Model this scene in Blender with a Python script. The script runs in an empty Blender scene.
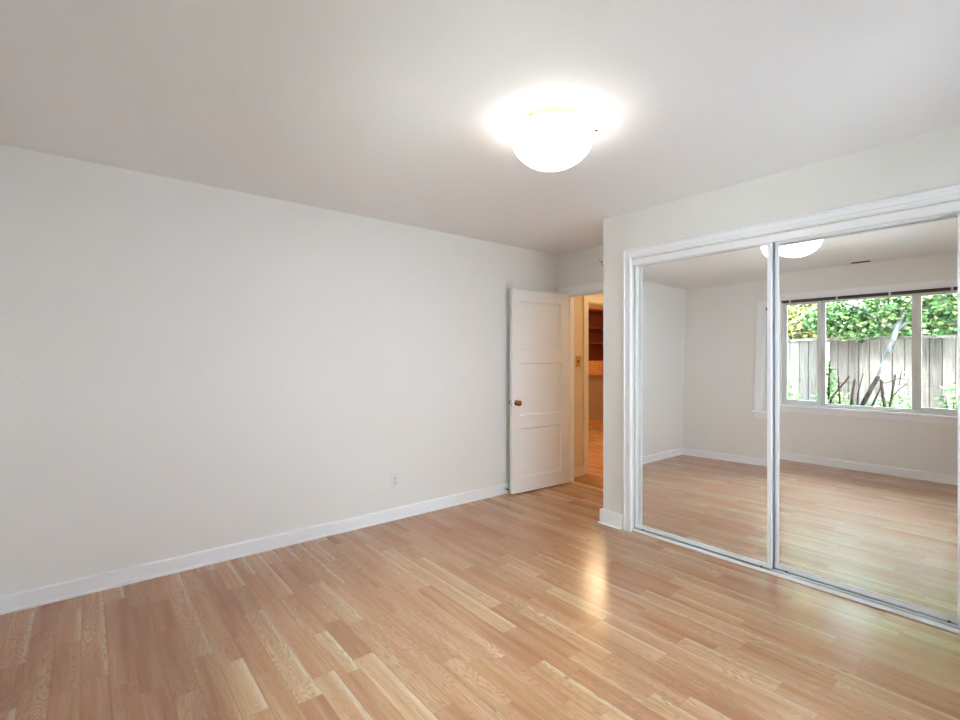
import bpy, bmesh, math, random
from mathutils import Vector, Matrix
S = bpy.context.scene
COL = S.collection
PI = math.pi
random.seed(7)

# ------------------------------------------------------------------ camera
cam = bpy.data.cameras.new('camera'); camo = bpy.data.objects.new('camera', cam); COL.objects.link(camo)
camo.location = (0, 0, 1.34)
camo.rotation_euler = (PI/2, 0, math.radians(50.77))
cam.sensor_width = 36; cam.lens = 36*483/960; cam.clip_start = 0.02
cam.shift_y = -2.5/960
S.camera = camo

# ------------------------------------------------------------------ world and sun
W = bpy.data.worlds.new('world'); S.world = W; W.use_nodes = True
wn = W.node_tree; wn.nodes.clear()
wo = wn.nodes.new('ShaderNodeOutputWorld'); wb = wn.nodes.new('ShaderNodeBackground')
wt = wn.nodes.new('ShaderNodeTexCoord'); ws = wn.nodes.new('ShaderNodeSeparateXYZ'); wr = wn.nodes.new('ShaderNodeValToRGB')
wn.links.new(wt.outputs['Generated'], ws.inputs[0]); wn.links.new(ws.outputs['Z'], wr.inputs[0])
wm = wn.nodes.new('ShaderNodeMapRange'); wm.inputs['From Min'].default_value = 0.1; wm.inputs['From Max'].default_value = 0.8; wm.interpolation_type = 'SMOOTHSTEP'
wx = wn.nodes.new('ShaderNodeMix'); wx.data_type = 'RGBA'; wx.inputs[7].default_value = (0.176, 0.190, 0.226, 1)   # brighter haze on the sun's side
wn.links.new(ws.outputs['X'], wm.inputs['Value']); wn.links.new(wm.outputs[0], wx.inputs[0]); wn.links.new(wr.outputs[0], wx.inputs[6])
wn.links.new(wx.outputs[2], wb.inputs[0]); wn.links.new(wb.outputs[0], wo.inputs[0])
wr.color_ramp.elements[0].position = 0.0; wr.color_ramp.elements[0].color = (0.055, 0.06, 0.062, 1)
wr.color_ramp.elements[-1].position = 0.6; wr.color_ramp.elements[-1].color = (0.60, 0.82, 1.0, 1)
e_ = wr.color_ramp.elements.new(0.28); e_.color = (0.085, 0.095, 0.105, 1)
SKY = 17.0
wb.inputs[1].default_value = SKY
sun = bpy.data.lights.new('sun', 'SUN'); suno = bpy.data.objects.new('sun', sun); COL.objects.link(suno)
sun.energy = 28.0; sun.angle = math.radians(0.6); sun.color = (1, 0.98, 0.95)
suno.rotation_euler = Vector((-1.0, -0.13, -1.25)).to_track_quat('-Z', 'Y').to_euler()   # runs along the house wall, into the garden
suno.location = (0, 3, 6)

LAMP = 2.2       # glowing glass of the ceiling light
S.view_settings.view_transform = 'Standard'; S.view_settings.look = 'None'
S.view_settings.gamma = 1; S.view_settings.use_curve_mapping = False
S.view_settings.exposure = 1.84
S.cycles.use_denoising = True
S.cycles.max_bounces = 12; S.cycles.diffuse_bounces = 8; S.cycles.glossy_bounces = 6
S.cycles.transparent_max_bounces = 16; S.cycles.sample_clamp_indirect = 12

# ------------------------------------------------------------------ materials
def new_mat(name):
    m = bpy.data.materials.new(name); m.use_nodes = True
    return m, m.node_tree, m.node_tree.nodes['Principled BSDF']
def mat(name, col, rough=0.5, metal=0.0, emit=None, bump=None, spec=0.5):
    m, t, b = new_mat(name)
    b.inputs['Base Color'].default_value = (*col, 1); b.inputs['Roughness'].default_value = rough
    b.inputs['Metallic'].default_value = metal; b.inputs['Specular IOR Level'].default_value = spec
    if emit: b.inputs['Emission Color'].default_value = (*emit[:3], 1); b.inputs['Emission Strength'].default_value = emit[3]
    if bump:
        tc = t.nodes.new('ShaderNodeTexCoord'); n = t.nodes.new('ShaderNodeTexNoise'); bp = t.nodes.new('ShaderNodeBump')
        n.inputs['Scale'].default_value = bump[0]; n.inputs['Detail'].default_value = 3
        bp.inputs['Strength'].default_value = bump[1]; bp.inputs['Distance'].default_value = bump[2]
        t.links.new(tc.outputs['Object'], n.inputs['Vector']); t.links.new(n.outputs[0], bp.inputs['Height'])
        t.links.new(bp.outputs[0], b.inputs['Normal'])
    return m
def M(t, op, a, b=None, c=None):
    n = t.nodes.new('ShaderNodeMath'); n.operation = op
    for i, v in enumerate((a, b, c)):
        if v is None: continue
        if isinstance(v, (int, float)): n.inputs[i].default_value = v
        else: t.links.new(v, n.inputs[i])
    return n.outputs[0]
def XYZ(t, x, y, z=0.0):
    n = t.nodes.new('ShaderNodeCombineXYZ')
    for i, v in enumerate((x, y, z)):
        if isinstance(v, (int, float)): n.inputs[i].default_value = v
        else: t.links.new(v, n.inputs[i])
    return n.outputs[0]
def mixc(t, f, a, b, mode='MIX'):
    n = t.nodes.new('ShaderNodeMix'); n.data_type = 'RGBA'; n.blend_type = mode
    for s, v in ((n.inputs['Factor'], f), (n.inputs[6], a), (n.inputs[7], b)):
        if isinstance(v, (int, float)): s.default_value = v
        elif isinstance(v, tuple): s.default_value = (*v, 1)
        else: t.links.new(v, s)
    return n.outputs[2]
def ramp(t, f, stops, interp='LINEAR'):
    n = t.nodes.new('ShaderNodeValToRGB'); cr = n.color_ramp; cr.interpolation = interp
    while len(cr.elements) < len(stops): cr.elements.new(0.5)
    for e, (p, c) in zip(cr.elements, stops): e.position = p; e.color = (*c, 1)
    t.links.new(f, n.inputs[0]); return n.outputs[0]

def floor_mat(name='laminate', along='X', WID=0.0935, LEN=0.58, tint=(1, 1, 1)):
    m, t, b = new_mat(name)
    tc = t.nodes.new('ShaderNodeTexCoord'); sp = t.nodes.new('ShaderNodeSeparateXYZ'); t.links.new(tc.outputs['Object'], sp.inputs[0])
    x, y = sp.outputs['X'], sp.outputs['Y']
    if along == 'Y': x, y = y, x
    yy = M(t, 'DIVIDE', M(t, 'ADD', y, 10.022), WID)
    row = M(t, 'FLOOR', yy); fy = M(t, 'FRACT', yy)
    wn1 = t.nodes.new('ShaderNodeTexWhiteNoise'); wn1.noise_dimensions = '1D'; t.links.new(row, wn1.inputs['W'])
    xs = M(t, 'ADD', M(t, 'DIVIDE', M(t, 'ADD', x, 20.0), LEN), M(t, 'MULTIPLY', wn1.outputs['Value'], 7.3))
    xs = M(t, 'ADD', xs, M(t, 'MULTIPLY', M(t, 'SINE', M(t, 'ADD', M(t, 'MULTIPLY', xs, 2.3), M(t, 'MULTIPLY', row, 1.7))), 0.30))
    col = M(t, 'FLOOR', xs); fx = M(t, 'FRACT', xs)
    wn2 = t.nodes.new('ShaderNodeTexWhiteNoise'); wn2.noise_dimensions = '2D'
    t.links.new(XYZ(t, row, col), wn2.inputs['Vector'])
    r1 = wn2.outputs['Value']
    sc = t.nodes.new('ShaderNodeSeparateXYZ'); t.links.new(wn2.outputs['Color'], sc.inputs[0])
    def noise(fxs, fys, seed, detail=3, rough=0.5):
        n = t.nodes.new('ShaderNodeTexNoise'); n.inputs['Scale'].default_value = 1; n.inputs['Detail'].default_value = detail; n.inputs['Roughness'].default_value = rough
        t.links.new(XYZ(t, M(t, 'MULTIPLY', x, fxs), M(t, 'MULTIPLY', y, fys), M(t, 'MULTIPLY', seed, 91.0)), n.inputs['Vector']); return n
    broad = noise(1.1, 17.0, sc.outputs['X'], 2)
    tone = M(t, 'ADD', M(t, 'MULTIPLY', r1, 0.46), M(t, 'MULTIPLY_ADD', broad.outputs[0], 1.5, -0.53))
    base = ramp(t, tone, [(0.0, (0.362, 0.155, 0.069)), (0.25, (0.443, 0.213, 0.104)), (0.5, (0.506, 0.272, 0.144)), (0.72, (0.560, 0.334, 0.183)), (0.88, (0.615, 0.396, 0.226)), (1.0, (0.660, 0.455, 0.277))])
    hue = noise(1.5, 6.0, sc.outputs['Z'], 1)
    base = mixc(t, ramp(t, hue.outputs[0], [(0.35, (0, 0, 0)), (0.65, (1, 1, 1))]), mixc(t, 1.0, base, (1.02, 0.97, 0.96), 'MULTIPLY'), mixc(t, 1.0, base, (0.99, 1.01, 0.92), 'MULTIPLY'))
    n1 = noise(5.0, 130.0, r1, 4, 0.6)
    # flame figure: contour lines of a stretched field
    n2 = noise(2.6, 17.0, sc.outputs['Y'], 2, 0.35)
    rings = M(t, 'SINE', M(t, 'MULTIPLY', n2.outputs[0], 115.0))
    rings = M(t, 'POWER', M(t, 'MULTIPLY_ADD', rings, 0.5, 0.5), 2.5)
    rings = M(t, 'MULTIPLY', rings, M(t, 'MULTIPLY_ADD', sc.outputs['Z'], 0.6, 0.2))
    sap = M(t, 'MULTIPLY', M(t, 'MINIMUM', M(t, 'MAXIMUM', M(t, 'MULTIPLY', M(t, 'SUBTRACT', fy, 0.72), 6.0), 0.0), 1.0), M(t, 'GREATER_THAN', sc.outputs['X'], 0.66))
    c = mixc(t, M(t, 'MULTIPLY', sap, 0.65), base, (0.68, 0.505, 0.34))
    c = mixc(t, M(t, 'MULTIPLY', rings, 0.9), c, (0.33, 0.165, 0.09))
    g = ramp(t, n1.outputs[0], [(0.3, (0.84, 0.80, 0.76)), (0.7, (1.08, 1.08, 1.08))])
    c = mixc(t, 1.0, c, g, 'MULTIPLY')
    vo = t.nodes.new('ShaderNodeTexVoronoi'); vo.inputs['Scale'].default_value = 1; vo.inputs['Randomness'].default_value = 1
    t.links.new(XYZ(t, M(t, 'MULTIPLY', x, 3.2), M(t, 'MULTIPLY', y, 5.0)), vo.inputs['Vector'])
    kn = ramp(t, vo.outputs['Distance'], [(0.02, (1, 1, 1)), (0.065, (0, 0, 0))])
    c = mixc(t, M(t, 'MULTIPLY', kn, 0.7), c, (0.16, 0.075, 0.035))
    # joints: hairline between strips, a little stronger between boards
    ey = M(t, 'LESS_THAN', M(t, 'MINIMUM', fy, M(t, 'SUBTRACT', 1.0, fy)), 0.013)
    ex = M(t, 'LESS_THAN', M(t, 'MINIMUM', fx, M(t, 'SUBTRACT', 1.0, fx)), 0.0025)
    bd = M(t, 'FRACT', M(t, 'DIVIDE', row, 2.0))
    eb = M(t, 'MULTIPLY', M(t, 'LESS_THAN', fy, 0.022), M(t, 'LESS_THAN', bd, 0.1))
    e = M(t, 'MAXIMUM', M(t, 'MULTIPLY', M(t, 'MAXIMUM', ey, ex), 0.22), M(t, 'MULTIPLY', eb, 0.5))
    c = mixc(t, e, c, (0.16, 0.08, 0.04))
    if tint != (1, 1, 1): c = mixc(t, 1.0, c, tint, 'MULTIPLY')
    t.links.new(c, b.inputs['Base Color'])
    b.inputs['Specular IOR Level'].default_value = 1.0
    t.links.new(M(t, 'MULTIPLY_ADD', n1.outputs[0], 0.06, 0.20), b.inputs['Roughness'])
    bp = t.nodes.new('ShaderNodeBump'); bp.inputs['Strength'].default_value = 0.10; bp.inputs['Distance'].default_value = 0.0005
    n3 = t.nodes.new('ShaderNodeTexNoise'); n3.inputs['Scale'].default_value = 14; t.links.new(tc.outputs['Object'], n3.inputs['Vector'])
    t.links.new(n3.outputs[0], bp.inputs['Height']); t.links.new(bp.outputs[0], b.inputs['Normal'])
    return m

def mirror_mat(name, a=(0, 0, 0, 0, 0), tint=0.97):
    # slightly bowed plate: slope of the surface varies linearly over it (object coordinates)
    m, t, b = new_mat(name)
    b.inputs['Base Color'].default_value = (tint, tint, tint*0.985, 1); b.inputs['Metallic'].default_value = 1; b.inputs['Roughness'].default_value = 0.0
    tc = t.nodes.new('ShaderNodeTexCoord'); sp = t.nodes.new('ShaderNodeSeparateXYZ'); t.links.new(tc.outputs['Object'], sp.inputs[0])
    hx = M(t, 'ADD', M(t, 'MULTIPLY_ADD', sp.outputs['X'], a[1], a[0]), M(t, 'MULTIPLY', sp.outputs['Z'], a[2]))
    hz = M(t, 'ADD', M(t, 'MULTIPLY_ADD', sp.outputs['X'], a[2], a[3]), M(t, 'MULTIPLY', sp.outputs['Z'], a[4]))
    nv = t.nodes.new('ShaderNodeVectorMath'); nv.operation = 'NORMALIZE'
    t.links.new(XYZ(t, hx, -1.0, hz), nv.inputs[0]); t.links.new(nv.outputs[0], b.inputs['Normal'])
    return m

def glass_mat():
    m = bpy.data.materials.new('window_glass'); m.use_nodes = True; t = m.node_tree; t.nodes.clear()
    o = t.nodes.new('ShaderNodeOutputMaterial'); mx = t.nodes.new('ShaderNodeMixShader'); tr = t.nodes.new('ShaderNodeBsdfTransparent')
    gl = t.nodes.new('ShaderNodeBsdfGlossy'); gl.inputs['Roughness'].default_value = 0.0; fr = t.nodes.new('ShaderNodeFresnel'); fr.inputs[0].default_value = 1.35
    tr.inputs[0].default_value = (0.96, 0.98, 0.97, 1)
    t.links.new(fr.outputs[0], mx.inputs[0]); t.links.new(tr.outputs[0], mx.inputs[1]); t.links.new(gl.outputs[0], mx.inputs[2]); t.links.new(mx.outputs[0], o.inputs[0])
    return m

def fence_mat():
    m, t, b = new_mat('weathered_fence_wood')
    tc = t.nodes.new('ShaderNodeTexCoord'); sp = t.nodes.new('ShaderNodeSeparateXYZ'); t.links.new(tc.outputs['Object'], sp.inputs[0])
    pl = M(t, 'DIVIDE', M(t, 'ADD', sp.outputs['X'], 23.03), 0.14)
    wnn = t.nodes.new('ShaderNodeTexWhiteNoise'); wnn.noise_dimensions = '1D'; t.links.new(M(t, 'FLOOR', pl), wnn.inputs['W'])
    n1 = t.nodes.new('ShaderNodeTexNoise'); n1.inputs['Scale'].default_value = 1; n1.inputs['Detail'].default_value = 5
    t.links.new(XYZ(t, M(t, 'MULTIPLY', sp.outputs['X'], 70), M(t, 'MULTIPLY', wnn.outputs['Value'], 40), M(t, 'MULTIPLY', sp.outputs['Z'], 3.0)), n1.inputs['Vector'])
    c = ramp(t, wnn.outputs['Value'], [(0, (0.080, 0.065, 0.056)), (0.5, (0.111, 0.091, 0.077)), (1, (0.159, 0.131, 0.111))])
    c = mixc(t, 1.0, c, ramp(t, n1.outputs[0], [(0.3, (0.55, 0.54, 0.55)), (0.65, (1.1, 1.1, 1.1))]), 'MULTIPLY')
    fr = M(t, 'FRACT', pl)
    c = mixc(t, M(t, 'MULTIPLY', M(t, 'LESS_THAN', M(t, 'MINIMUM', fr, M(t, 'SUBTRACT', 1.0, fr)), 0.05), 0.75), c, (0.012, 0.011, 0.010))
    t.links.new(c, b.inputs['Base Color']); b.inputs['Roughness'].default_value = 0.9; b.inputs['Specular IOR Level'].default_value = 0.0
    return m
def noise_mat(name, c1, c2, scale=8, rough=0.8, stretch=(1, 1, 1)):
    m, t, b = new_mat(name)
    if rough > 0.8: b.inputs['Specular IOR Level'].default_value = 0.0
    tc = t.nodes.new('ShaderNodeTexCoord'); mp = t.nodes.new('ShaderNodeMapping'); mp.inputs['Scale'].default_value = stretch
    n = t.nodes.new('ShaderNodeTexNoise'); n.inputs['Scale'].default_value = scale; n.inputs['Detail'].default_value = 5
    t.links.new(tc.outputs['Object'], mp.inputs[0]); t.links.new(mp.outputs[0], n.inputs['Vector'])
    t.links.new(ramp(t, n.outputs[0], [(0.35, c1), (0.65, c2)]), b.inputs['Base Color']); b.inputs['Roughness'].default_value = rough
    return m
def leaf_mat(name, cols):
    m = bpy.data.materials.new(name); m.use_nodes = True; t = m.node_tree; t.nodes.clear()
    o = t.nodes.new('ShaderNodeOutputMaterial'); mx = t.nodes.new('ShaderNodeMixShader'); mx.inputs[0].default_value = 0.45
    d = t.nodes.new('ShaderNodeBsdfDiffuse'); tl = t.nodes.new('ShaderNodeBsdfTranslucent')
    at = t.nodes.new('ShaderNodeAttribute'); at.attribute_name = 'leaf_kind'
    c = ramp(t, at.outputs['Fac'], [(i/(len(cols)-1), k) for i, k in enumerate(cols)])
    t.links.new(c, d.inputs[0]); t.links.new(c, tl.inputs[0])
    t.links.new(d.outputs[0], mx.inputs[1]); t.links.new(tl.outputs[0], mx.inputs[2]); t.links.new(mx.outputs[0], o.inputs[0])
    return m

M_WALL = mat('wall_paint', (0.84, 0.835, 0.805), 0.55, bump=(55, 0.25, 0.004), spec=0.3)
M_CEIL = mat('ceiling_paint', (0.895, 0.89, 0.89), 0.7, bump=(40, 0.30, 0.004), spec=0.2)
M_TRIM = mat('white_trim_paint', (0.91, 0.93, 0.95), 0.32)
M_DOOR = mat('white_door_paint', (0.87, 0.86, 0.84), 0.35)
M_FLOOR = floor_mat()
M_HALLF = floor_mat('hall_laminate', 'X', tint=(1.0, 0.96, 0.90))
M_CREAM = mat('cream_hall_paint', (0.72, 0.60, 0.42), 0.55)
M_CREAMT = mat('cream_trim_paint', (0.80, 0.72, 0.58), 0.4)
M_ALU = mat('white_aluminium', (0.93, 0.93, 0.94), 0.25)
M_STEEL = mat('satin_metal', (0.66, 0.68, 0.72), 0.32, 1.0)
M_BACK = mat('grey_backing', (0.55, 0.58, 0.60), 0.7)
M_GAP = mat('grey_blue_gap_tone', (0.62, 0.70, 0.75), 0.35)  # tone of the dim gap between the mirror doors, put into a strip
M_DARK = mat('dark_rubber', (0.03, 0.03, 0.035), 0.6)
M_BRASS = mat('brass', (0.62, 0.44, 0.20), 0.25, 1.0)
M_COPPER = mat('aged_bronze', (0.30, 0.13, 0.05), 0.22, 1.0)
M_OUTLET = mat('white_plastic', (0.80, 0.80, 0.79), 0.35)
M_SLOT = mat('slot_black', (0.02, 0.02, 0.02), 0.7)
M_LAMP = mat('glowing_opal_glass', (0.9, 0.9, 0.88), 0.3, emit=(1.0, 0.97, 0.93, LAMP))
M_HLAMP = mat('glowing_hall_glass', (0.9, 0.85, 0.7), 0.3, emit=(1.0, 0.77, 0.48, 26.0))
M_BLIND = mat('brown_blind_slats', (0.06, 0.04, 0.035), 0.45)
M_VINYL = mat('white_vinyl', (0.74, 0.74, 0.72), 0.35)
M_GLASS = glass_mat()
M_MAHOG = noise_mat('mahogany', (0.16, 0.022, 0.008), (0.26, 0.045, 0.015), 5, 0.35, (3, 12, 1))
M_OAK = noise_mat('orange_oak', (0.50, 0.22, 0.07), (0.66, 0.32, 0.11), 4, 0.4, (2, 3, 14))
M_BEAD = noise_mat('tan_beadboard', (0.34, 0.21, 0.13), (0.42, 0.27, 0.17), 4, 0.45, (1, 8, 1))
M_FENCE = fence_mat()
M_CAP = noise_mat('dark_fence_cap', (0.036, 0.032, 0.029), (0.126, 0.115, 0.101), 9, 0.9)
M_SOIL = noise_mat('garden_soil', (0.08, 0.082, 0.088), (0.145, 0.147, 0.158), 6, 0.95)
M_BARKP = noise_mat('pale_bark', (0.030, 0.028, 0.026), (0.097, 0.091, 0.084), 14, 0.9, (1, 1, 0.4))
M_BARKD = noise_mat('dark_bark', (0.0044, 0.0036, 0.0028), (0.0144, 0.0116, 0.0100), 20, 0.9, (1, 1, 0.4))
M_LEAF = leaf_mat('maple_leaf', [(0.022, 0.050, 0.018), (0.058, 0.115, 0.043), (0.122, 0.202, 0.065), (0.306, 0.317, 0.144)])
M_LEAFY = leaf_mat('yellow_green_leaf', [(0.043, 0.050, 0.018), (0.130, 0.137, 0.043), (0.245, 0.238, 0.086), (0.396, 0.360, 0.216)])
M_LEAFD = leaf_mat('dark_green_leaf', [(0.014, 0.036, 0.014), (0.029, 0.065, 0.025), (0.061, 0.108, 0.040), (0.162, 0.198, 0.101)])
M_SIDING = mat('exterior_stucco', (0.6, 0.57, 0.5), 0.9)

# ------------------------------------------------------------------ mesh helpers
class MB:
    def __init__(s): s.bm = bmesh.new()
    def box(s, x0, x1, y0, y1, z0, z1):
        v = [s.bm.verts.new(p) for p in ((x0,y0,z0),(x1,y0,z0),(x1,y1,z0),(x0,y1,z0),(x0,y0,z1),(x1,y0,z1),(x1,y1,z1),(x0,y1,z1))]
        for f in ((0,3,2,1),(4,5,6,7),(0,1,5,4),(1,2,6,5),(2,3,7,6),(3,0,4,7)): s.bm.faces.new([v[i] for i in f])
        return s
    def prism(s, pts, fn, a, b):
        """closed outline pts (u,v) swept from a to b; fn(u,v,w) gives the point; a/b may be functions of (u,v) for mitres"""
        A = [s.bm.verts.new(fn(u, v, a(u, v) if callable(a) else a)) for u, v in pts]
        B = [s.bm.verts.new(fn(u, v, b(u, v) if callable(b) else b)) for u, v in pts]
        n = len(pts)
        s.bm.faces.new(A); s.bm.faces.new(B[::-1])
        for i in range(n): s.bm.faces.new((A[i], B[i], B[(i+1) % n], A[(i+1) % n]))
        return s
    def lathe(s, prof, c, axis='Z', n=48):
        rings = []
        for r, h in prof:
            if r < 1e-6: rings.append([s.bm.verts.new(s._ax(0, 0, h, c, axis))]); continue
            rings.append([s.bm.verts.new(s._ax(r*math.cos(2*PI*i/n), r*math.sin(2*PI*i/n), h, c, axis)) for i in range(n)])
        for a, b in zip(rings, rings[1:]):
            for i in range(n):
                j = (i+1) % n
                if len(a) == 1 and len(b) == 1: continue
                if len(a) == 1: s.bm.faces.new((a[0], b[i], b[j]))
                elif len(b) == 1: s.bm.faces.new((a[i], b[0], a[j]))
                else: s.bm.faces.new((a[i], b[i], b[j], a[j]))
        return s
    @staticmethod
    def _ax(x, y, h, c, axis):
        if axis == 'Z': return (c[0]+x, c[1]+y, c[2]+h)
        if axis == 'X': return (c[0]+h, c[1]+x, c[2]+y)
        return (c[0]+x, c[1]+h, c[2]+y)
    def tube(s, pts, rad, n=8):
        pts = [Vector(p) for p in pts]; rings = []
        if not isinstance(rad, (list, tuple)): rad = [rad]*len(pts)
        for i, p in enumerate(pts):
            d = (pts[min(i+1, len(pts)-1)] - pts[max(i-1, 0)]).normalized()
            a = d.cross(Vector((0.3, 1, 0.1))).normalized(); b = d.cross(a)
            rings.append([s.bm.verts.new(p + rad[i]*(math.cos(2*PI*k/n)*a + math.sin(2*PI*k/n)*b)) for k in range(n)])
        for a, b in zip(rings, rings[1:]):
            for k in range(n): s.bm.faces.new((a[k], a[(k+1) % n], b[(k+1) % n], b[k]))
        s.bm.faces.new(rings[0][::-1]); s.bm.faces.new(rings[-1])
        return s
    def build(s, name, material, parent=None, smooth=False, bevel=0):
        bmesh.ops.recalc_face_normals(s.bm, faces=s.bm.faces)
        me = bpy.data.meshes.new(name); s.bm.to_mesh(me); s.bm.free()
        me.materials.append(material)
        if smooth:
            for p in me.polygons: p.use_smooth = True
        o = bpy.data.objects.new(name, me); COL.objects.link(o)
        if parent: 
            o.parent = parent; o.location = -Vector(parent.get('_base', (0, 0, 0)))
        if bevel:
            bv = o.modifiers.new('bevel', 'BEVEL'); bv.width = bevel; bv.segments = 2; bv.limit_method = 'ANGLE'; bv.angle_limit = 0.6
            if not smooth:
                for p in me.polygons: p.use_smooth = False
        return o
def empty(name, loc=(0, 0, 0)):
    o = bpy.data.objects.new(name, None); COL.objects.link(o); o.location = loc; o['_base'] = tuple(loc); o.empty_display_size = 0.1
    return o
def tag(o, label, cat, group=None, kind=None):
    o['label'] = label; o['category'] = cat
    if group: o['group'] = group
    if kind: o['kind'] = kind
    return o
def struct(o): o['kind'] = 'structure'; return o
def sub(o, parent):            # part of a part: parent is a mesh whose own location offsets the base
    o.parent = parent; o.location = (0, 0, 0); return o

# ------------------------------------------------------------------ dimensions
XL, XR = -3.54, 0.68      # left and right wall
YW, YB, YC = -0.385, 3.98, 3.25   # window wall, door wall, closet wall
XC = -2.40                # closet corner
CH = 2.455
T = 0.12

# ------------------------------------------------------------------ shell
struct(MB().box(XL-T, XR+T, YW-T, YB+T, -0.1, 0).build('floor', M_FLOOR))
struct(MB().box(XL-T-0.1, XR+T+0.1, YW-T-0.08, YB+T, CH, CH+0.15).build('ceiling', M_CEIL))
struct(MB().box(XL-T, XL, YW-T, YB+T, 0, CH).build('wall_left', M_WALL))
RY0, RY1, RZ0, RZ1 = 1.25, 3.00, 0.75, 1.98
struct(MB().box(XR, XR+T, YW-T, RY0, 0, CH).box(XR, XR+T, RY1, YB+T, 0, CH).box(XR, XR+T, RY0, RY1, 0, RZ0).box(XR, XR+T, RY0, RY1, RZ1, CH).build('wall_right', M_WALL))
# window opening
WX0, WX1, WZ0, WZ1 = -2.44, -0.63, 0.715, 2.10
wl = MB().box(XL, WX0, YW-T, YW, 0, CH).box(WX1, XR, YW-T, YW, 0, CH).box(WX0, WX1, YW-T, YW, 0, WZ0).box(WX0, WX1, YW-T, YW, WZ1, CH)
struct(wl.build('wall_window', M_WALL))
struct(MB().box(XL-T, XR+T, YW-T-0.03, YW-T-0.001, -0.25, 0.0).build('wall_foundation', M_SIDING))
# door wall with doorway
DX0, DX1, DZ = -3.430, -2.645, 2.018
dw = MB().box(XL, DX0, YB, YB+T, 0, CH).box(DX1, XR, YB, YB+T, 0, CH).box(DX0, DX1, YB, YB+T, DZ, CH)
struct(dw.build('wall_door', M_WALL))
# closet front wall and side
CX0, CX1, CZ = -2.135, 0.55, 2.102
CXW = CX0-0.026      # the wall opening is wider than the casing
cw = MB().box(XC, CXW, YC, YC+0.10, 0, CH).box(CX1, XR, YC, YC+0.10, 0, CH).box(CXW, CX1, YC, YC+0.10, CZ, CH)
cw.box(XC, XC+0.10, YC+0.10, YB, 0, CH)
struct(cw.build('wall_closet', M_WALL))

# baseboards: profile (out, up)
BB = [(0, 0), (0.017, 0), (0.017, 0.012), (0.0135, 0.016), (0.0135, 0.088), (0.010, 0.096), (0, 0.096)]
def baseboard(name, fn, a, b, prof=BB, m=M_TRIM): return struct(MB().prism(prof, fn, a, b).build(name, m))
baseboard('baseboard_left', lambda u, v, w: (XL+u, w, v), YW, YB)
baseboard('baseboard_window', lambda u, v, w: (w, YW+u, v), XL+0.017, XR)
baseboard('baseboard_right', lambda u, v, w: (XR-u, w, v), YW+0.017, YC)
BBC = [(0, 0), (0.034, 0), (0.034, 0.006), (0.021, 0.010), (0.021, 0.108), (0.018, 0.112), (0, 0.112)]
b = MB()
b.prism(BBC, lambda u, v, w: (w, YC-u, v), lambda u, v: XC-u, -2.213)
b.prism(BBC, lambda u, v, w: (XC-u, w, v), lambda u, v: YC-u, YB-0.02)
struct(b.build('baseboard_closet', M_TRIM))

# closet casing: stepped profile, width 0.07
CW = 0.071
CP = [(0, 0), (CW, 0), (CW, 0.014), (CW-0.006, 0.019), (CW-0.014, 0.019), (CW-0.018, 0.012), (0.024, 0.012), (0.020, 0.017), (0.008, 0.017), (0.004, 0.010), (0, 0.010)]
b = MB()
b.prism(CP, lambda u, v, w: (CX0-u, YC-v, w), 0.0, lambda u, v: CZ+u)
b.prism(CP, lambda u, v, w: (w, YC-v, CZ+u), lambda u, v: CX0-u, lambda u, v: CX1+u)
b.prism(CP, lambda u, v, w: (CX1+u, YC-v, w), 0.0, lambda u, v: CZ+u)
struct(b.build('trim_1', M_TRIM))

# closet header fascia and floor track
fa = tag(empty('closet_door_header', (-0.8, 3.30, CZ)), 'white metal fascia across the top of the mirrored closet opening', 'door track')
MB().box(CXW+0.001, CX1-0.001, 3.283, 3.290, 2.060, 2.1).build('fascia', M_ALU, fa)
MB().box(CXW+0.001, CX1-0.001, 3.279, 3.292, 2.052, 2.060).build('lip', M_ALU, fa)
MB().box(CXW+0.001, CX1-0.001, 3.290, 3.345, 2.094, 2.1).build('channel', M_ALU, fa)
tr = tag(empty('closet_floor_track', (-0.8, 3.32, 0)), 'low metal floor track under the mirrored sliding closet doors', 'door track')
MB().box(CXW+0.001, CX1-0.001, 3.283, 3.392, 0.0005, 0.004).build('base', M_STEEL, tr)
for y0, y1, h in ((3.283, 3.289, 0.016), (3.309, 3.313, 0.010), (3.352, 3.356, 0.010), (3.386, 3.392, 0.012)):
    MB().box(CXW+0.001, CX1-0.001, y0, y1, 0.004, h).build('rail', M_ALU, tr)
MB().box(CXW+0.001, CX1-0.001, 3.2775, 3.283, 0.0005, 0.009).build('front_lip', M_ALU, tr)

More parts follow.
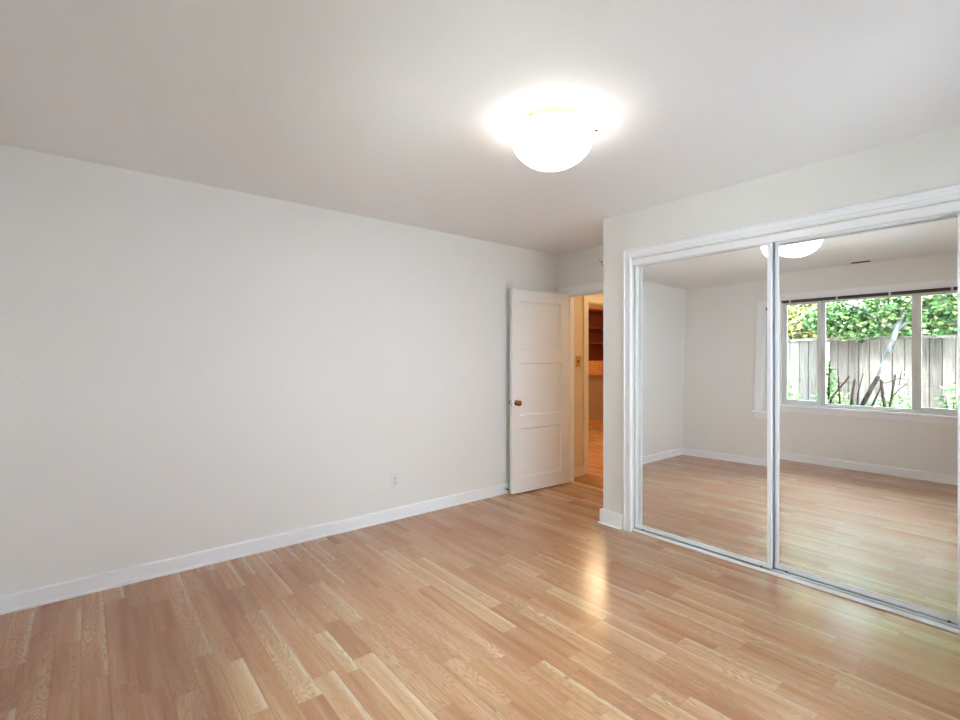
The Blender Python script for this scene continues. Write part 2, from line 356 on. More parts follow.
# sliding mirror doors
M_MIRR = mirror_mat('mirror_plate')
M_MIRL = mirror_mat('bowed_mirror_plate', (0.02099, 0.00485, -0.00512, 0.01459, -0.00075))
def mirror_door(x0, x1, yf, mm, label, gap_width=0, sl=0.022):
    """yf = front face of the mirror glass"""
    cx = (x0+x1)/2
    d = tag(empty('mirrored_closet_door', (cx, yf, 0.016)), label, 'sliding door', 'mirrored sliding closet doors')
    z0, z1 = 0.018, 2.075; s = 0.022
    g = MB().box(x0+sl*0.6-cx, x1-s*0.6-cx, 0, 0.005, z0+0.02-0.9, z1-0.02-0.9).build('mirror', mm, d); g.location = (0, 0, 0.9-0.016)
    bk = MB().box(x0+s, x1-s, yf+0.0055, yf+0.012, z0+0.02, z1-0.02).build('backing_board', M_BACK, d)
    for a, b_ in ((x0, x0+sl), (x1-s, x1)):
        q = MB().box(a, b_, yf-0.004, yf-0.0005, z0, z1).build('stile', M_ALU, d, bevel=0.0015)
        out = a if a == x0 else b_-0.002
        sub(MB().box(out, out+0.003, yf-0.0004, yf+0.016, z0, z1).build('edge_channel', M_ALU, d), q)
    if gap_width: MB().box(x0-gap_width, x0-0.0002, yf+0.001, yf+0.012, z0, z1).build('gap_strip', M_GAP, d)  # added strip, its grey-blue colour stands in for the dim gap between doors
    MB().box(x0+sl, x1-s, yf-0.0035, yf-0.0005, z0, z0+0.030).build('bottom_rail', M_ALU, d, bevel=0.001)
    MB().box(x0+sl, x1-s, yf-0.0035, yf-0.0005, z1-0.026, z1).build('top_rail', M_ALU, d, bevel=0.001)
    for xx in (x0+0.06, x1-0.06):
        MB().lathe([(0, -0.004), (0.007, -0.004), (0.007, 0.004), (0, 0.004)], (xx, yf+0.010, 0.0115+0.0), 'Y', 16).build('roller', M_DARK, d)
    return d
mirror_door(-2.152, -1.188, 3.320, M_MIRL, 'left mirrored sliding closet door, nearest the hallway, reflecting the bare room corner', sl=0.014)
mirror_door(-1.179, -0.330, 3.362, M_MIRR, 'middle mirrored sliding closet door on the rear rail, reflecting the window', 0.06)
mirror_door(-0.354, 0.545, 3.320, M_MIRR, 'mirrored sliding closet door at the right edge, only its metal stile in view')

# ------------------------------------------------------------------ doorway: jamb, casing, threshold
b = MB()
J = 0.018
b.box(DX0, DX0+J, YB-0.004, YB+T+0.004, 0, DZ-J).box(DX1-J, DX1, YB-0.004, YB+T+0.004, 0, DZ-J).box(DX0, DX1, YB-0.004, YB+T+0.004, DZ-J, DZ)
b.box(DX0+J, DX0+J+0.012, YB+0.045, YB+0.085, 0, DZ-J).box(DX1-J-0.012, DX1-J, YB+0.045, YB+0.085, 0, DZ-J).box(DX0+J, DX1-J, YB+0.045, YB+0.085, DZ-J-0.012, DZ-J)
struct(b.build('trim_2', M_TRIM))
b = MB()
w = 0.066
b.box(DX0-w, DX0+0.004, YB-0.018, YB-0.0045, 0, DZ-0.004).box(DX1-0.004, DX1+w, YB-0.018, YB-0.0045, 0, DZ-0.004).box(DX0-w-0.006, DX1+w+0.006, YB-0.021, YB-0.0045, DZ-0.004, DZ+w)
struct(b.build('trim_3', M_TRIM, bevel=0.002))
struct(MB().prism([(0, 0), (0.045, 0), (0.036, 0.006), (0.009, 0.006)], lambda u, v, w: (w, YB+0.038+u, v), DX0+J, DX1-J).build('trim_4', mat('threshold_oak', (0.62, 0.45, 0.26), 0.35)))

# door leaf: three recessed panels, built closed along +x then swung
door = struct(empty('door_1', (0, 0, 0)))
DW, DH, DT = 0.770, 1.995, 0.035
hinge = Vector((DX0+J+0.002, YB-0.006, 0.012))
P0, P1 = 0.105, DW-0.105
rows = [(0.145, 0.63), (0.755, 1.275), (1.40, 1.885)]
def door_leaf():
    s = MB(); r = 0.009
    zs = [0]+[z for p in rows for z in p]+[DH]
    s.box(0, P0, 0, DT, 0, DH); s.box(P1, DW, 0, DT, 0, DH)
    for z0, z1 in ((0, rows[0][0]), (rows[0][1], rows[1][0]), (rows[1][1], rows[2][0]), (rows[2][1], DH)): s.box(P0, P1, 0, DT, z0, z1)
    return s
dl = door_leaf().build('door_leaf', M_DOOR, door)
def panel(z0, z1):
    s = MB(); e = 0.012
    for (ya, yb) in ((0.010, 0.0),):
        s.box(P0+0.0005, P1-0.0005, 0.013, DT-0.013, z0+0.0005, z1-0.0005)
    # sloped sticking all round, both faces
    for yo, yi in ((0.0005, 0.013), (DT-0.0005, DT-0.013)):
        o = [(P0, z0), (P1, z0), (P1, z1), (P0, z1)]; i = [(P0+e, z0+e), (P1-e, z0+e), (P1-e, z1-e), (P0+e, z1-e)]
        O = [s.bm.verts.new((x, yo, z)) for x, z in o]; I = [s.bm.verts.new((x, yi, z)) for x, z in i]; K = [s.bm.verts.new((x, yi, z)) for x, z in o]
        for k in range(4):
            l = (k+1) % 4
            s.bm.faces.new((O[k], O[l], I[l], I[k]))
            s.bm.faces.new((O[k], K[k], K[l], O[l])); s.bm.faces.new((I[k], I[l], K[l], K[k]))
    return s
for z0, z1 in rows: sub(panel(z0, z1).build('panel', M_DOOR, door), dl)
KP = [(0, 0), (0.027, 0), (0.027, 0.003), (0.022, 0.006), (0.010, 0.009), (0.010, 0.026), (0.020, 0.032), (0.0275, 0.042), (0.0275, 0.050), (0.020, 0.058), (0.010, 0.061), (0, 0.061)]
kx, kz = DW-0.055, 0.885
sub(MB().lathe([(r, -h) for r, h in KP], (kx, 0, kz), 'Y', 32).build('door_knob', M_COPPER, door, smooth=True), dl)
sub(MB().lathe([(r, DT+h) for r, h in KP], (kx, 0, kz), 'Y', 32).build('door_knob', M_COPPER, door, smooth=True), dl)
lt = MB().box(DW, DW+0.0012, 0.006, DT-0.006, kz-0.028, kz+0.028).box(DW, DW+0.011, 0.011, DT-0.011, kz-0.008, kz+0.008)
sub(lt.build('latch', M_STEEL, door), dl)
sub(MB().lathe([(0, 0), (0.006, 0), (0.006, -0.004), (0.0035, -0.005), (0.0035, -0.012), (0.006, -0.014), (0.004, -0.018), (0, -0.018)], ((P0+P1)/2-0.02, 0.0105, 1.60), 'Y', 16).build('coat_hook', M_OUTLET, door, smooth=True), dl)
for z in (0.25, 1.70):
    sub(MB().tube([(-0.003, -0.003, z-0.045), (-0.003, -0.003, z+0.045)], 0.0055, 10).box(-0.001, 0.03, -0.001, 0.0, z-0.044, z+0.044).build('hinge', M_DOOR, door), dl)
dl.location = hinge
OPEN = 94.3
# closed leaf runs +x from the hinge with its room face at y=0; opening swings it to -y
dl.rotation_euler = (0, 0, -math.radians(OPEN))

# spring door stop on the baseboard, behind the door edge
ds = tag(empty('door_stop', (XL+0.0145, 3.195, 0.05)), 'small dark door stop on the left baseboard behind the open door', 'door stop')
MB().lathe([(0, 0), (0.011, 0), (0.011, 0.003), (0.0045, 0.005), (0.0045, 0.034), (0, 0.034)], (XL+0.0145, 3.195, 0.05), 'X', 16).build('stem', M_STEEL, ds)
MB().lathe([(0.0, 0.034), (0.009, 0.034), (0.009, 0.043), (0.006, 0.047), (0, 0.047)], (XL+0.0145, 3.195, 0.05), 'X', 16).build('bumper', M_DARK, ds)

# wall outlet
ox, oy, oz = XL, 1.98, 0.325
ou = tag(empty('wall_outlet', (ox, oy, oz)), 'white duplex electrical outlet low on the long left wall', 'outlet')
MB().box(ox, ox+0.005, oy-0.035, oy+0.035, oz-0.057, oz+0.057).build('cover_plate', M_OUTLET, ou, bevel=0.002)
for dz in (-0.0195, 0.0195):
    q = MB().lathe([(0, 0.005), (0.0165, 0.005), (0.0165, 0.0072), (0, 0.0072)], (ox, oy, oz+dz), 'X', 24).build('socket', M_OUTLET, ou)
    s = MB().box(ox+0.0072, ox+0.0078, oy-0.0085, oy-0.0055, oz+dz-0.004, oz+dz+0.006).box(ox+0.0072, ox+0.0078, oy+0.0055, oy+0.0085, oz+dz-0.004, oz+dz+0.006)
    s.box(ox+0.0072, ox+0.0078, oy-0.002, oy+0.002, oz+dz-0.012, oz+dz-0.008)
    sub(s.build('slot', M_SLOT, ou), q)
MB().lathe([(0, 0.005), (0.003, 0.005), (0.003, 0.006), (0, 0.0062)], (ox, oy, oz), 'X', 12).build('screw', M_STEEL, ou)

# round alarm above the doorway
al = tag(empty('wall_alarm', (-2.93, YB, 2.295)), 'small round white alarm high on the wall above the doorway', 'alarm')
MB().lathe([(0, 0), (0.052, 0), (0.052, -0.014), (0.046, -0.024), (0.030, -0.030), (0, -0.030)], (-2.925, YB-0.0005, 2.295), 'Y', 32).build('housing', M_OUTLET, al, smooth=False)
MB().lathe([(0, -0.030), (0.009, -0.030), (0.008, -0.034), (0, -0.034)], (-2.935, YB-0.0005, 2.285), 'Y', 16).build('button', M_DARK, al)
MB().lathe([(0, -0.0255), (0.005, -0.0255), (0.005, -0.030), (0, -0.030)], (-2.962, YB-0.0005, 2.305), 'Y', 12).build('indicator', M_DARK, al)

# ------------------------------------------------------------------ ceiling light
LX, LY = -1.575, 1.735
la = tag(empty('ceiling_light', (LX, LY, CH)), 'round frosted glass bowl ceiling light, switched on, flush against the ceiling', 'ceiling light')
MB().lathe([(0, 0), (0.168, 0), (0.173, -0.005), (0.173, -0.026), (0.166, -0.030), (0, -0.044)], (LX, LY, CH), 'Z', 64).build('pan', M_BRASS, la, smooth=False)
R = 0.196
pr = [(0.189, -0.032), (R, -0.034), (R, -0.056)]
for i in range(1, 13):
    a = i/12*PI/2
    pr.append((R*math.cos(a), -0.056-0.150*math.sin(a)))
pr[-1] = (0, -0.206)
MB().lathe(pr, (LX, LY, CH), 'Z', 64).build('glass_bowl', M_LAMP, la, smooth=True)
for k in range(3):
    a = math.radians(-75+120*k)
    c, s_ = math.cos(a), math.sin(a)
    MB().tube([(LX+c*0.190, LY+s_*0.190, CH-0.036), (LX+c*0.212, LY+s_*0.212, CH-0.036)], [0.004, 0.005], 10).build('thumb_screw', M_COPPER, la)

# ceiling vent near the window wall
vx0, vx1, vy0, vy1 = -1.66, -1.44, -0.33, -0.19
ve = tag(empty('ceiling_vent', (-1.55, -0.26, CH)), 'small white ceiling air vent with dark slots, mirrored above the window', 'vent')
MB().box(vx0, vx1, vy0, vy0+0.02, CH-0.006, CH).box(vx0, vx1, vy1-0.02, vy1, CH-0.006, CH).box(vx0, vx0+0.02, vy0+0.02, vy1-0.02, CH-0.006, CH).box(vx1-0.02, vx1, vy0+0.02, vy1-0.02, CH-0.006, CH).build('frame', M_TRIM, ve)
MB().box(vx0+0.02, vx1-0.02, vy0+0.02, vy1-0.02, CH-0.002, CH-0.0005).build('duct', M_SLOT, ve)
s = MB()
for k in range(5): s.prism([(0, 0), (0.002, 0), (0.010, -0.005), (0.008, -0.005)], lambda u, v, w, k=k: (w, vy0+0.026+k*0.019+u, CH-0.0025+v), vx0+0.02, vx1-0.02)
s.build('louver', M_BLIND, ve)

# ------------------------------------------------------------------ window
win = struct(empty('window_1', (0, 0, 0)))
w = 0.088
e0, e1 = WX0, WX1
b = MB()
b.box(e0-w, e0+0.002, YW+0.0005, YW+0.018, WZ0+0.006, WZ1+0.001).box(e1-0.002, e1+w, YW+0.0005, YW+0.018, WZ0+0.006, WZ1+0.001).box(e0-w, e1+w, YW+0.0005, YW+0.020, WZ1+0.001, WZ1+0.068)
b.build('casing', M_TRIM, win, bevel=0.002)
b = MB().box(e0-w-0.025, e1+w+0.025, YW-0.05, YW+0.045, WZ0-0.022, WZ0+0.004)
b.build('window_sill', M_TRIM, win, bevel=0.004)
MB().box(e0-w, e1+w, YW+0.0005, YW+0.017, WZ0-0.085, WZ0-0.022).build('apron', M_TRIM, win, bevel=0.002)
# reveal liner
b = MB().box(e0, e0+0.012, YW-T, YW, WZ0+0.004, WZ1).box(e1-0.012, e1, YW-T, YW, WZ0+0.004, WZ1).box(e0+0.012, e1-0.012, YW-T, YW, WZ1-0.012, WZ1)
b.build('liner', M_TRIM, win)
# vinyl frame
F0, F1, G0, G1 = e0+0.012, e1-0.012, WZ0+0.004, WZ1-0.012
ya, yb = YW-0.105, YW-0.045
b = MB().box(F0, F0+0.022, ya, yb, G0, G1).box(F1-0.035, F1, ya, yb, G0, G1).box(F0+0.022, F1-0.035, ya, yb, G0, G0+0.028).box(F0+0.022, F1-0.035, ya, yb, G1-0.02, G1)
b.build('window_frame', M_VINYL, win, bevel=0.002)
def sash(x0, x1, yc, st, z0, z1, rb, rt):
    h = MB().box(x0, x0+st, yc-0.014, yc+0.014, z0, z1).box(x1-st, x1, yc-0.014, yc+0.014, z0, z1).box(x0+st, x1-st, yc-0.014, yc+0.014, z0, z0+rb).box(x0+st, x1-st, yc-0.014, yc+0.014, z1-rt, z1)
    h = h.build('sash', M_VINYL, win, bevel=0.002)
    sub(MB().box(x0+st-0.004, x1-st+0.004, yc-0.002, yc+0.002, z0+rb-0.004, z1-rt+0.004).build('pane', M_GLASS, win), h)
zb, zt = G0+0.028, G1-0.02
sash(F0+0.022, -1.998, YW-0.062, 0.034, zb, zt, 0.040, 0.045)
sash(-2.003, -1.085, YW-0.088, 0.050, zb, zt, 0.014, 0.035)
sash(-1.09, F1-0.035, YW-0.062, 0.040, zb, zt, 0.040, 0.045)

# added, unseen window to brighten the room, in the right wall beside the camera
w2 = struct(empty('added_light_window', (0, 0, 0)))
MB().box(XR-0.018, XR-0.0005, RY0-w, RY0, RZ0, RZ1).box(XR-0.018, XR-0.0005, RY1, RY1+w, RZ0, RZ1).box(XR-0.020, XR-0.0005, RY0-w, RY1+w, RZ1, RZ1+0.07).build('casing', M_TRIM, w2, bevel=0.002)
MB().box(XR-0.045, XR+0.05, RY0-w-0.02, RY1+w+0.02, RZ0-0.022, RZ0).build('window_sill', M_TRIM, w2, bevel=0.003)
fx0, fx1 = XR+0.05, XR+0.10; ym = (RY0+RY1)/2
MB().box(fx0, fx1, RY0, RY0+0.045, RZ0, RZ1).box(fx0, fx1, RY1-0.045, RY1, RZ0, RZ1).box(fx0, fx1, RY0+0.045, RY1-0.045, RZ0, RZ0+0.045).box(fx0, fx1, RY0+0.045, RY1-0.045, RZ1-0.045, RZ1).box(fx0, fx1, ym-0.03, ym+0.03, RZ0+0.045, RZ1-0.045).build('window_frame', M_VINYL, w2, bevel=0.002)
for a_, b_ in ((RY0+0.042, ym-0.027), (ym+0.027, RY1-0.042)): MB().box(fx0+0.022, fx0+0.027, a_, b_, RZ0+0.042, RZ1-0.042).build('pane', M_GLASS, w2)
struct(MB().box(XR+T+0.11, XR+T+1.65, -0.6, 4.2, CH, CH+0.12).build('sun_block_roof', M_TRIM))  # unseen roof added to keep direct sun out of the added window

# raised mini blind at the head
bl = tag(empty('window_blind', ((e0+e1)/2, YW, WZ1)), 'dark brown blind drawn fully up under the window head, mirrored', 'blind')
MB().box(e0+0.016, e1-0.016, YW-0.038, YW-0.006, WZ1-0.030, WZ1-0.013).build('headrail', M_BLIND, bl)
s = MB()
for k in range(6): s.box(e0+0.020, e1-0.020, YW-0.036, YW-0.008, WZ1-0.034-k*0.003, WZ1-0.032-k*0.003)
s.build('slats', M_BLIND, bl)
MB().box(e0+0.018, e1-0.018, YW-0.034, YW-0.010, WZ1-0.058, WZ1-0.050).build('bottom_rail', M_VINYL, bl)
for xx in (-2.322, -1.815, -1.314, -0.80):
    MB().box(xx-0.009, xx+0.009, YW-0.0055, YW-0.002, WZ1-0.050, WZ1-0.013).build('bracket', M_VINYL, bl)
cd = MB().tube([(e0+0.04, YW-0.004, WZ1-0.03), (e0+0.043, YW-0.003, 1.4), (e0+0.042, YW-0.002, 0.79)], 0.0018, 6).build('cord', M_VINYL, bl)
sub(MB().lathe([(0, 0.02), (0.004, 0.014), (0.006, 0), (0, -0.001)], (e0+0.042, YW-0.002, 0.775), 'Z', 10).build('tassel', M_STEEL, bl), cd)

# ------------------------------------------------------------------ hallway and far room
HX1, HY1 = -2.15, 6.0
FX0, FY1 = -6.15, 9.0
struct(MB().box(FX0, HX1, YB+T, FY1, -0.1, -0.0005).build('floor_hall', M_HALLF))
struct(MB().box(FX0, HX1+T, YB+T, FY1+T, CH, CH+0.15).build('ceiling_hall', M_CREAM))
s = MB().box(XL-T, XL, YB+T, 4.49, 0, CH).box(XL-T, XL, 5.40, FY1, 0, CH).box(XL-T, XL, 4.49, 5.40, 1.985, CH)
struct(s.build('wall_hall_left', M_CREAM))
struct(MB().box(HX1, HX1+T, YB+T, HY1+T, 0, CH).box(XL, HX1, HY1, HY1+T, 0, CH).build('wall_hall_right', M_CREAM))
struct(MB().box(FX0, XL-T, 4.0, YB+T+0.1, 0, CH).box(FX0, XL-T, FY1, FY1+T, 0, CH).build('wall_far_side', M_CREAM))
struct(MB().box(FX0-T, FX0, 4.0, FY1, 0, CH).box(FX0, -5.78, 4.2, 6.75, 0, CH).box(FX0, -5.78, 8.35, FY1, 0, CH).box(FX0, -5.78, 6.75, 8.35, 2.36, CH).build('wall_far', M_CREAM))
b = MB().box(XL+0.0005, XL+0.016, 4.415, 4.494, 0, 1.98).box(XL+0.0005, XL+0.016, 5.396, 5.47, 0, 1.98).box(XL+0.0005, XL+0.018, 4.41, 5.475, 1.98, 2.055)
b.box(XL-T-0.002, XL+0.0005, 4.49, 4.505, 0, 1.985).box(XL-T-0.002, XL+0.0005, 5.385, 5.40, 0, 1.985).box(XL-T-0.002, XL+0.0005, 4.505, 5.385, 1.97, 1.985)
struct(b.build('trim_5', M_CREAMT, bevel=0.002))
baseboard('baseboard_hall', lambda u, v, w: (XL+u, w, v), YB+T, 4.415, m=M_CREAMT)
sw = tag(empty('light_switch', (XL, 4.325, 1.295)), 'brass light switch plate on the cream hallway wall', 'light switch')
MB().box(XL+0.0003, XL+0.005, 4.285, 4.365, 1.235, 1.355).build('switch_plate', M_BRASS, sw, bevel=0.0015)
MB().box(XL+0.005, XL+0.016, 4.321, 4.331, 1.285, 1.307).build('toggle', M_DARK, sw)
# built-in cupboard in the far room (front plane x=-5.75)
bx = -5.75; y0, y1 = 6.78, 8.32
cb = tag(empty('built_in_cupboard', (bx, 7.55, 0)), 'dark red wooden shelf unit over orange drawers, seen through the doorway', 'cupboard')
s = MB().box(bx-0.36, bx-0.34, y0, y1, 1.275, 2.26).box(bx-0.34, bx, y0, y0+0.04, 1.275, 2.26).box(bx-0.34, bx, y1-0.04, y1, 1.275, 2.26).box(bx-0.34, bx, y0+0.04, y1-0.04, 2.23, 2.26)
s.build('carcass', M_MAHOG, cb)
for z in (1.615, 1.905): MB().box(bx-0.34, bx-0.04, y0+0.04, y1-0.04, z-0.012, z+0.012).build('shelf', M_MAHOG, cb, bevel=0.003)
MB().box(bx-0.02, bx+0.03, y0-0.01, y1+0.01, 2.26, 2.355).build('crown', mat('pale_red_wood', (0.50, 0.25, 0.14), 0.4), cb)
MB().box(bx-0.36, bx+0.06, y0, y1, 1.00, 1.275).build('counter_box', M_OAK, cb)
for k in range(4):
    ya_ = y0+0.05+k*0.37
    q = MB().box(bx+0.06, bx+0.078, ya_, ya_+0.34, 1.025, 1.25).build('drawer', M_OAK, cb, bevel=0.003)
s = MB().box(bx-0.05, bx-0.012, y0, y1, 0.14, 1.00)
y = y0
while y < y1-0.05:
    s.prism([(0, 0), (0.012, 0), (0.016, 0.004), (0.016, 0.05), (0.012, 0.054), (0, 0.054)], lambda u, v, w, y=y: (bx-0.012+u, y+v, w), 0.14, 0.998); y += 0.06
s.build('beadboard', M_BEAD, cb)
MB().box(bx-0.05, bx+0.02, y0, y1, 0.0, 0.139).build('plinth', M_OAK, cb)
# hall and far-room lamps, with an added far-room fill light
def globe(x, y, r, m, label):
    g = tag(empty('hall_ceiling_light', (x, y, CH)), label, 'ceiling light')
    MB().lathe([(0, 0), (r*0.8, 0), (r*0.8, -0.02), (0, -0.02)], (x, y, CH), 'Z', 32).build('pan', M_BRASS, g)
    MB().lathe([(r*0.85, -0.021), (r, -0.04)]+[(r*math.cos(i/8*PI/2), -0.05-0.07*math.sin(i/8*PI/2)) for i in range(8)]+[(0, -0.12)], (x, y, CH), 'Z', 32).build('glass_bowl', m, g, smooth=True)
globe(-4.96, 6.57, 0.11, M_HLAMP, 'glowing ceiling light of the far room, seen only as a streak on the floor')
hl = bpy.data.lights.new('hall_lamp', 'POINT'); hlo = bpy.data.objects.new('hall_lamp', hl); COL.objects.link(hlo)
hl.energy = 4; hl.color = (1.0, 0.78, 0.48); hl.shadow_soft_size = 0.08; hlo.location = (-2.75, 5.2, 2.25)
fr_ = bpy.data.lights.new('far_room_fill', 'POINT'); fro = bpy.data.objects.new('far_room_fill', fr_); COL.objects.link(fro)  # unseen fill light added to brighten the far room
fr_.energy = 14; fr_.color = (1.0, 0.78, 0.50); fr_.shadow_soft_size = 0.08; fro.location = (-4.5, 5.3, 2.2)

# ------------------------------------------------------------------ garden
GZ = -0.25
struct(MB().box(-9, 6, -2.2, YW-T-0.031, GZ, GZ+0.01).build('bounce_slab', noise_mat('pale_bounce_concrete', (0.60, 0.60, 0.58), (0.70, 0.69, 0.67), 5)))  # unseen pale slab added to bounce sunlight up to the ceiling
struct(MB().box(-16, 12, -16, YW-T-0.0305, GZ-0.2, GZ).build('ground', M_SOIL))
struct(MB().box(-16, 12, YW-T-0.0305, 12, GZ-0.2, GZ-0.001).build('ground_under_house', M_SOIL))
FY = -2.95
fen = tag(empty('garden_fence', (-1.5, FY, GZ)), 'weathered grey board fence with a dark top rail, mirrored outside the window', 'fence')
n = 0; x = -9.03
boards = MB()
while x < 6.0:
    j = random.uniform(-0.012, 0.012); dy = random.uniform(-0.004, 0.004)
    boards.box(x+0.0005, x+0.1395-random.choice((0, 0, 0, 0, 0.003)), FY+dy, FY+0.018+dy, GZ+0.03, 1.62+j); x += 0.14
boards.build('boards', M_FENCE, fen)
MB().box(-9, 6, FY-0.05, FY+0.055, 1.625, 1.665).build('top_rail', M_CAP, fen)
for z in (0.1, 1.45): MB().box(-9, 6, FY-0.045, FY-0.006, z, z+0.09).build('back_rail', M_FENCE, fen)
for x in (-7.4, -5.0, -2.66, -0.2, 2.3, 4.8): MB().box(x, x+0.10, FY+0.023, FY+0.10, GZ, 1.60).build('post', mat('pale_post_wood', (0.225, 0.225, 0.225), 0.85, spec=0) if x == -7.4 else bpy.data.materials['pale_post_wood'], fen)

def leaves(name, material, parent, blobs, n, size, seed, jag=True):
    rnd = random.Random(seed); vs = []; fs = []; kinds = []
    for i in range(n):
        bl_ = blobs[rnd.choices(range(len(blobs)), [q[6] if len(q) > 6 else 1 for q in blobs])[0]]
        while True:
            u = Vector((rnd.uniform(-1, 1), rnd.uniform(-1, 1), rnd.uniform(-1, 1)))
            if u.length < 1: break
        if rnd.random() < 0.6 and u.length > 1e-3: u = u.normalized()*rnd.uniform(0.75, 1.0)
        c = Vector((bl_[0]+u.x*bl_[3], bl_[1]+u.y*bl_[4], bl_[2]+u.z*bl_[5]))
        s_ = size*rnd.uniform(0.6, 1.3)
        rot = Matrix.Rotation(rnd.uniform(0, 2*PI), 3, 'Z') @ Matrix.Rotation(rnd.gauss(0.7, 0.5), 3, 'X') @ Matrix.Rotation(rnd.gauss(0, 0.5), 3, 'Y')
        sh = [(0, 0), (0.28, 0.25), (0.42, 0.50), (0.22, 0.72), (0, 1.0), (-0.22, 0.72), (-0.42, 0.50), (-0.28, 0.25)]
        b0 = len(vs)
        for (a, l) in sh: vs.append(c + rot @ Vector((a*s_, l*s_, -0.25*s_*l*l + 0.15*s_*abs(a))))
        fs.append([b0, b0+1, b0+2, b0+3, b0+4]); fs.append([b0, b0+4, b0+5, b0+6, b0+7])
        k = min(1, max(0, rnd.gauss(0.47, 0.36))); kinds += [k, k]
    me = bpy.data.meshes.new(name); me.from_pydata(vs, [], fs); me.materials.append(material)
    at = me.attributes.new('leaf_kind', 'FLOAT', 'FACE'); at.data.foreach_set('value', kinds)
    o = bpy.data.objects.new(name, me); COL.objects.link(o); o.parent = parent; o.location = -Vector(parent['_base'])
    return o
def branch(parent, pts, rad, m, name='branch'):
    return MB().tube(pts, rad, 8).build(name, m, parent, smooth=True)

# leaning tree in front of the fence
tb = (-2.05, -2.35, GZ)
t1 = tag(empty('leaning_tree', tb), 'leafy green tree with a pale leaning trunk in front of the fence', 'tree')
branch(t1, [(-2.05, -2.35, GZ-0.05), (-1.98, -2.37, 0.3), (-1.86, -2.40, 0.85), (-1.72, -2.44, 1.35), (-1.62, -2.47, 1.75), (-1.45, -2.5, 2.3), (-1.3, -2.5, 2.9)], [0.06, 0.052, 0.047, 0.04, 0.034, 0.03, 0.02], M_BARKP, 'trunk')
branch(t1, [(-1.62, -2.47, 1.74), (-1.95, -2.5, 2.0), (-2.4, -2.5, 2.3), (-2.7, -2.5, 2.5)], [0.025, 0.02, 0.015, 0.008], M_BARKP)
branch(t1, [(-1.62, -2.47, 1.75), (-1.2, -2.55, 2.1), (-0.7, -2.55, 2.4)], [0.03, 0.02, 0.01], M_BARKP)
leaves('foliage', M_LEAF, t1, [(-1.95, -2.56, 2.08, 0.75, 0.2, 0.36), (-1.4, -2.56, 2.2, 0.6, 0.2, 0.45), (-2.4, -2.56, 1.95, 0.45, 0.2, 0.25, 0.7), (-0.75, -2.56, 2.15, 0.6, 0.2, 0.45), (-2.1, -2.56, 1.76, 0.4, 0.2, 0.15, 0.4)], 4200, 0.075, 11)
t2 = tag(empty('background_tree', (-0.9, -4.3, GZ)), 'bushy green tree beyond the fence behind the right window pane', 'tree', 'trees beyond the fence')
branch(t2, [(-0.9, -4.3, GZ-0.05), (-1.0, -4.25, 1.2), (-1.25, -4.2, 2.0), (-1.35, -4.2, 2.7)], [0.09, 0.07, 0.05, 0.03], M_BARKP, 'trunk')
leaves('foliage', M_LEAF, t2, [(-1.3, -4.3, 2.0, 1.2, 0.7, 0.75), (-0.4, -4.4, 2.3, 1.1, 0.7, 0.9), (-1.9, -4.5, 1.75, 0.9, 0.6, 0.45), (-1.3, -4.4, 3.3, 1.2, 0.8, 0.8), (0.1, -4.4, 3.3, 1.2, 0.8, 0.9)], 9000, 0.09, 12)
t3 = tag(empty('background_tree', (-4.0, -4.2, GZ)), 'yellow green small-leaved tree beyond the fence behind the left window pane', 'tree', 'trees beyond the fence')
branch(t3, [(-4.0, -4.2, GZ-0.05), (-3.95, -4.2, 1.2), (-3.8, -4.25, 2.0), (-3.8, -4.25, 2.8)], [0.09, 0.07, 0.05, 0.03], M_BARKD, 'trunk')
leaves('foliage', M_LEAFY, t3, [(-4.0, -4.1, 2.0, 1.0, 0.7, 0.75), (-3.5, -4.3, 2.2, 0.55, 0.6, 0.6), (-5.2, -4.3, 2.0, 1.0, 0.7, 0.8), (-4.25, -4.3, 3.2, 1.3, 0.8, 0.8), (-5.4, -4.3, 3.0, 1.1, 0.8, 0.8)], 9500, 0.075, 13)

t4 = tag(empty('distant_tree', (1.2, -7.0, GZ)), 'broad pale green tree standing furthest back beyond the fence', 'tree')
branch(t4, [(0.6, -7, GZ-0.05), (0.5, -7, 1.5), (0.2, -7, 3.0)], [0.15, 0.12, 0.08], M_BARKD, 'trunk')
leaves('foliage', M_LEAFY, t4, [(0.2, -7, 2.3, 2.2, 1.0, 1.3), (-2.2, -7.2, 1.7, 1.8, 1.0, 0.75), (2.5, -7, 2.2, 2.0, 1.0, 1.3), (-5.8, -7, 2.0, 2.2, 1, 1.2), (0.2, -7.2, 4.2, 2.4, 1, 1.4), (-2.9, -7.2, 4.3, 1.9, 1, 1.2), (-5.8, -7, 4.2, 2.2, 1, 1.3), (3.4, -7, 4.0, 2.2, 1, 1.4)], 11000, 0.18, 14)

# shrubs under the window
def shrub(x, y, w_, d_, h, n_, mm, label, seed, size=0.05):
    o = tag(empty('shrub', (x, y, GZ)), label, 'shrub')
    for k in range(5):
        a = k*1.256+seed
        branch(o, [(x+0.03*math.cos(a), y+0.03*math.sin(a), GZ-0.02), (x+w_*0.3*math.cos(a), y+d_*0.3*math.sin(a), GZ+h*0.5), (x+w_*0.55*math.cos(a), y+d_*0.55*math.sin(a), GZ+h*0.85)], [0.012, 0.009, 0.004], M_BARKD, 'stem')
    leaves('foliage', mm, o, [(x, y, GZ+h*0.62, w_, d_, h*0.40), (x+w_*0.3, y, GZ+h*0.4, w_*0.8, d_, h*0.38)], n_, size, seed)
    return o
shrub(-2.92, -1.55, 0.42, 0.3, 1.30, 1500, M_LEAFD, 'dark green leafy shrub outside behind the narrow left window pane', 21)
shrub(-2.33, -2.08, 0.32, 0.2, 1.10, 900, M_LEAF, 'low bright green shrub behind the left half of the wide window pane', 22, 0.06)
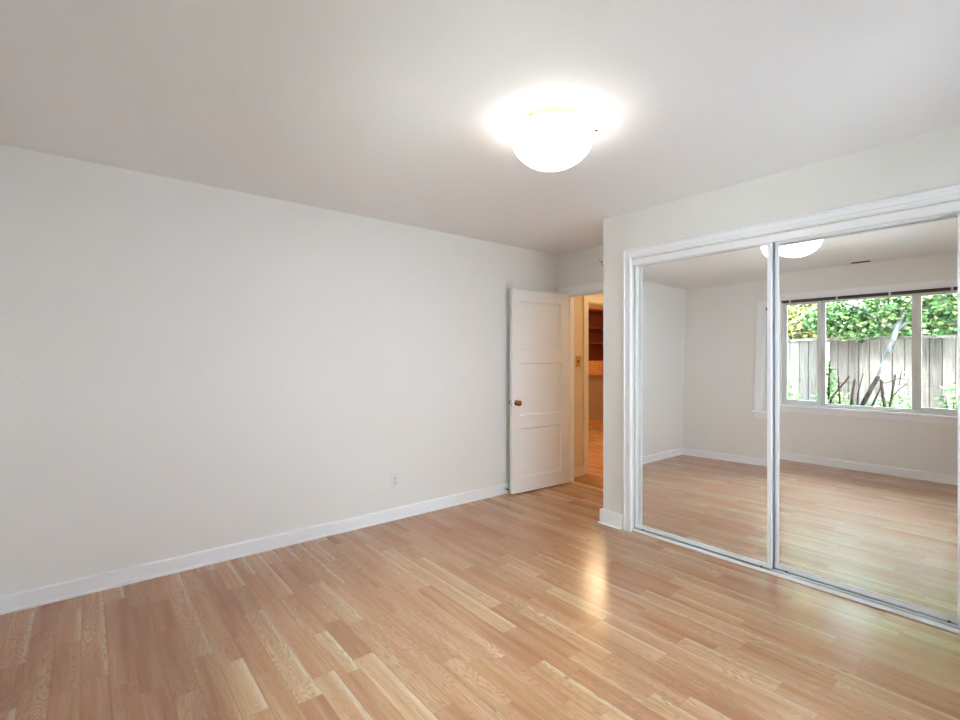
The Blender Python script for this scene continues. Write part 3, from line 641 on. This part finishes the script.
shrub(-1.56, -2.08, 0.32, 0.2, 1.10, 900, M_LEAF, 'low loose green shrub behind the right half of the wide window pane', 23)
shrub(-0.98, -2.05, 0.18, 0.2, 1.24, 500, M_LEAFD, 'small loose green shrub behind the right window pane', 24)

# pruned bare bush stems
pb = tag(empty('pruned_bush', (-2.0, -1.45, GZ)), 'dark bare pruned bush stems standing outside the wide window pane', 'bush')
def st(pts, r0, r1):
    n_ = len(pts); branch(pb, pts, [r0+(r1-r0)*i/(n_-1) for i in range(n_)], M_BARKD, 'stem')

for pts, r0, r1 in (
    ([(-2.22, -1.50, GZ), (-2.19, -1.48, 0.5), (-2.18, -1.45, 0.95), (-2.17, -1.45, 1.30)], 0.024, 0.010),
    ([(-2.35, -1.45, GZ), (-2.14, -1.42, 0.77), (-1.93, -1.40, 1.08)], 0.018, 0.010),
    ([(-2.02, -1.48, GZ), (-2.05, -1.45, 0.7), (-2.07, -1.46, 1.07)], 0.016, 0.008),
    ([(-1.96, -1.40, GZ), (-1.91, -1.43, 0.78), (-1.88, -1.45, 1.04)], 0.020, 0.013),
    ([(-1.95, -1.55, GZ), (-1.86, -1.52, 0.87), (-1.81, -1.55, 1.12)], 0.010, 0.005),
    ([(-2.12, -1.35, GZ), (-1.80, -1.38, 0.66), (-1.62, -1.40, 1.09)], 0.030, 0.024),
    ([(-1.90, -1.50, GZ), (-1.71, -1.48, 0.66), (-1.58, -1.48, 1.02)], 0.014, 0.009),
    ([(-1.52, -1.36, GZ), (-1.55, -1.38, 0.7), (-1.59, -1.40, 1.05)], 0.022, 0.015),
    ([(-1.58, -1.50, GZ), (-1.51, -1.46, 0.7), (-1.45, -1.44, 1.12)], 0.016, 0.010),
    ([(-1.62, -1.40, 1.05), (-1.55, -1.44, 1.00), (-1.41, -1.45, 1.07), (-1.36, -1.44, 1.06)], 0.007, 0.004),
    ([(-1.50, -1.45, 0.80), (-1.42, -1.45, 0.92), (-1.34, -1.45, 1.00)], 0.008, 0.004),
    ([(-1.42, -1.46, 0.98), (-1.40, -1.46, 1.10), (-1.395, -1.46, 1.16)], 0.005, 0.003),
    ([(-2.05, -1.46, 0.98), (-1.96, -1.46, 1.00), (-1.85, -1.47, 0.97)], 0.006, 0.003)):
    st(pts, r0, r1)
leaves('foliage', M_LEAFD, pb, [(-2.17, -1.46, 0.95, 0.08, 0.08, 0.32), (-1.9, -1.5, 0.4, 0.4, 0.12, 0.35)], 300, 0.045, 31)
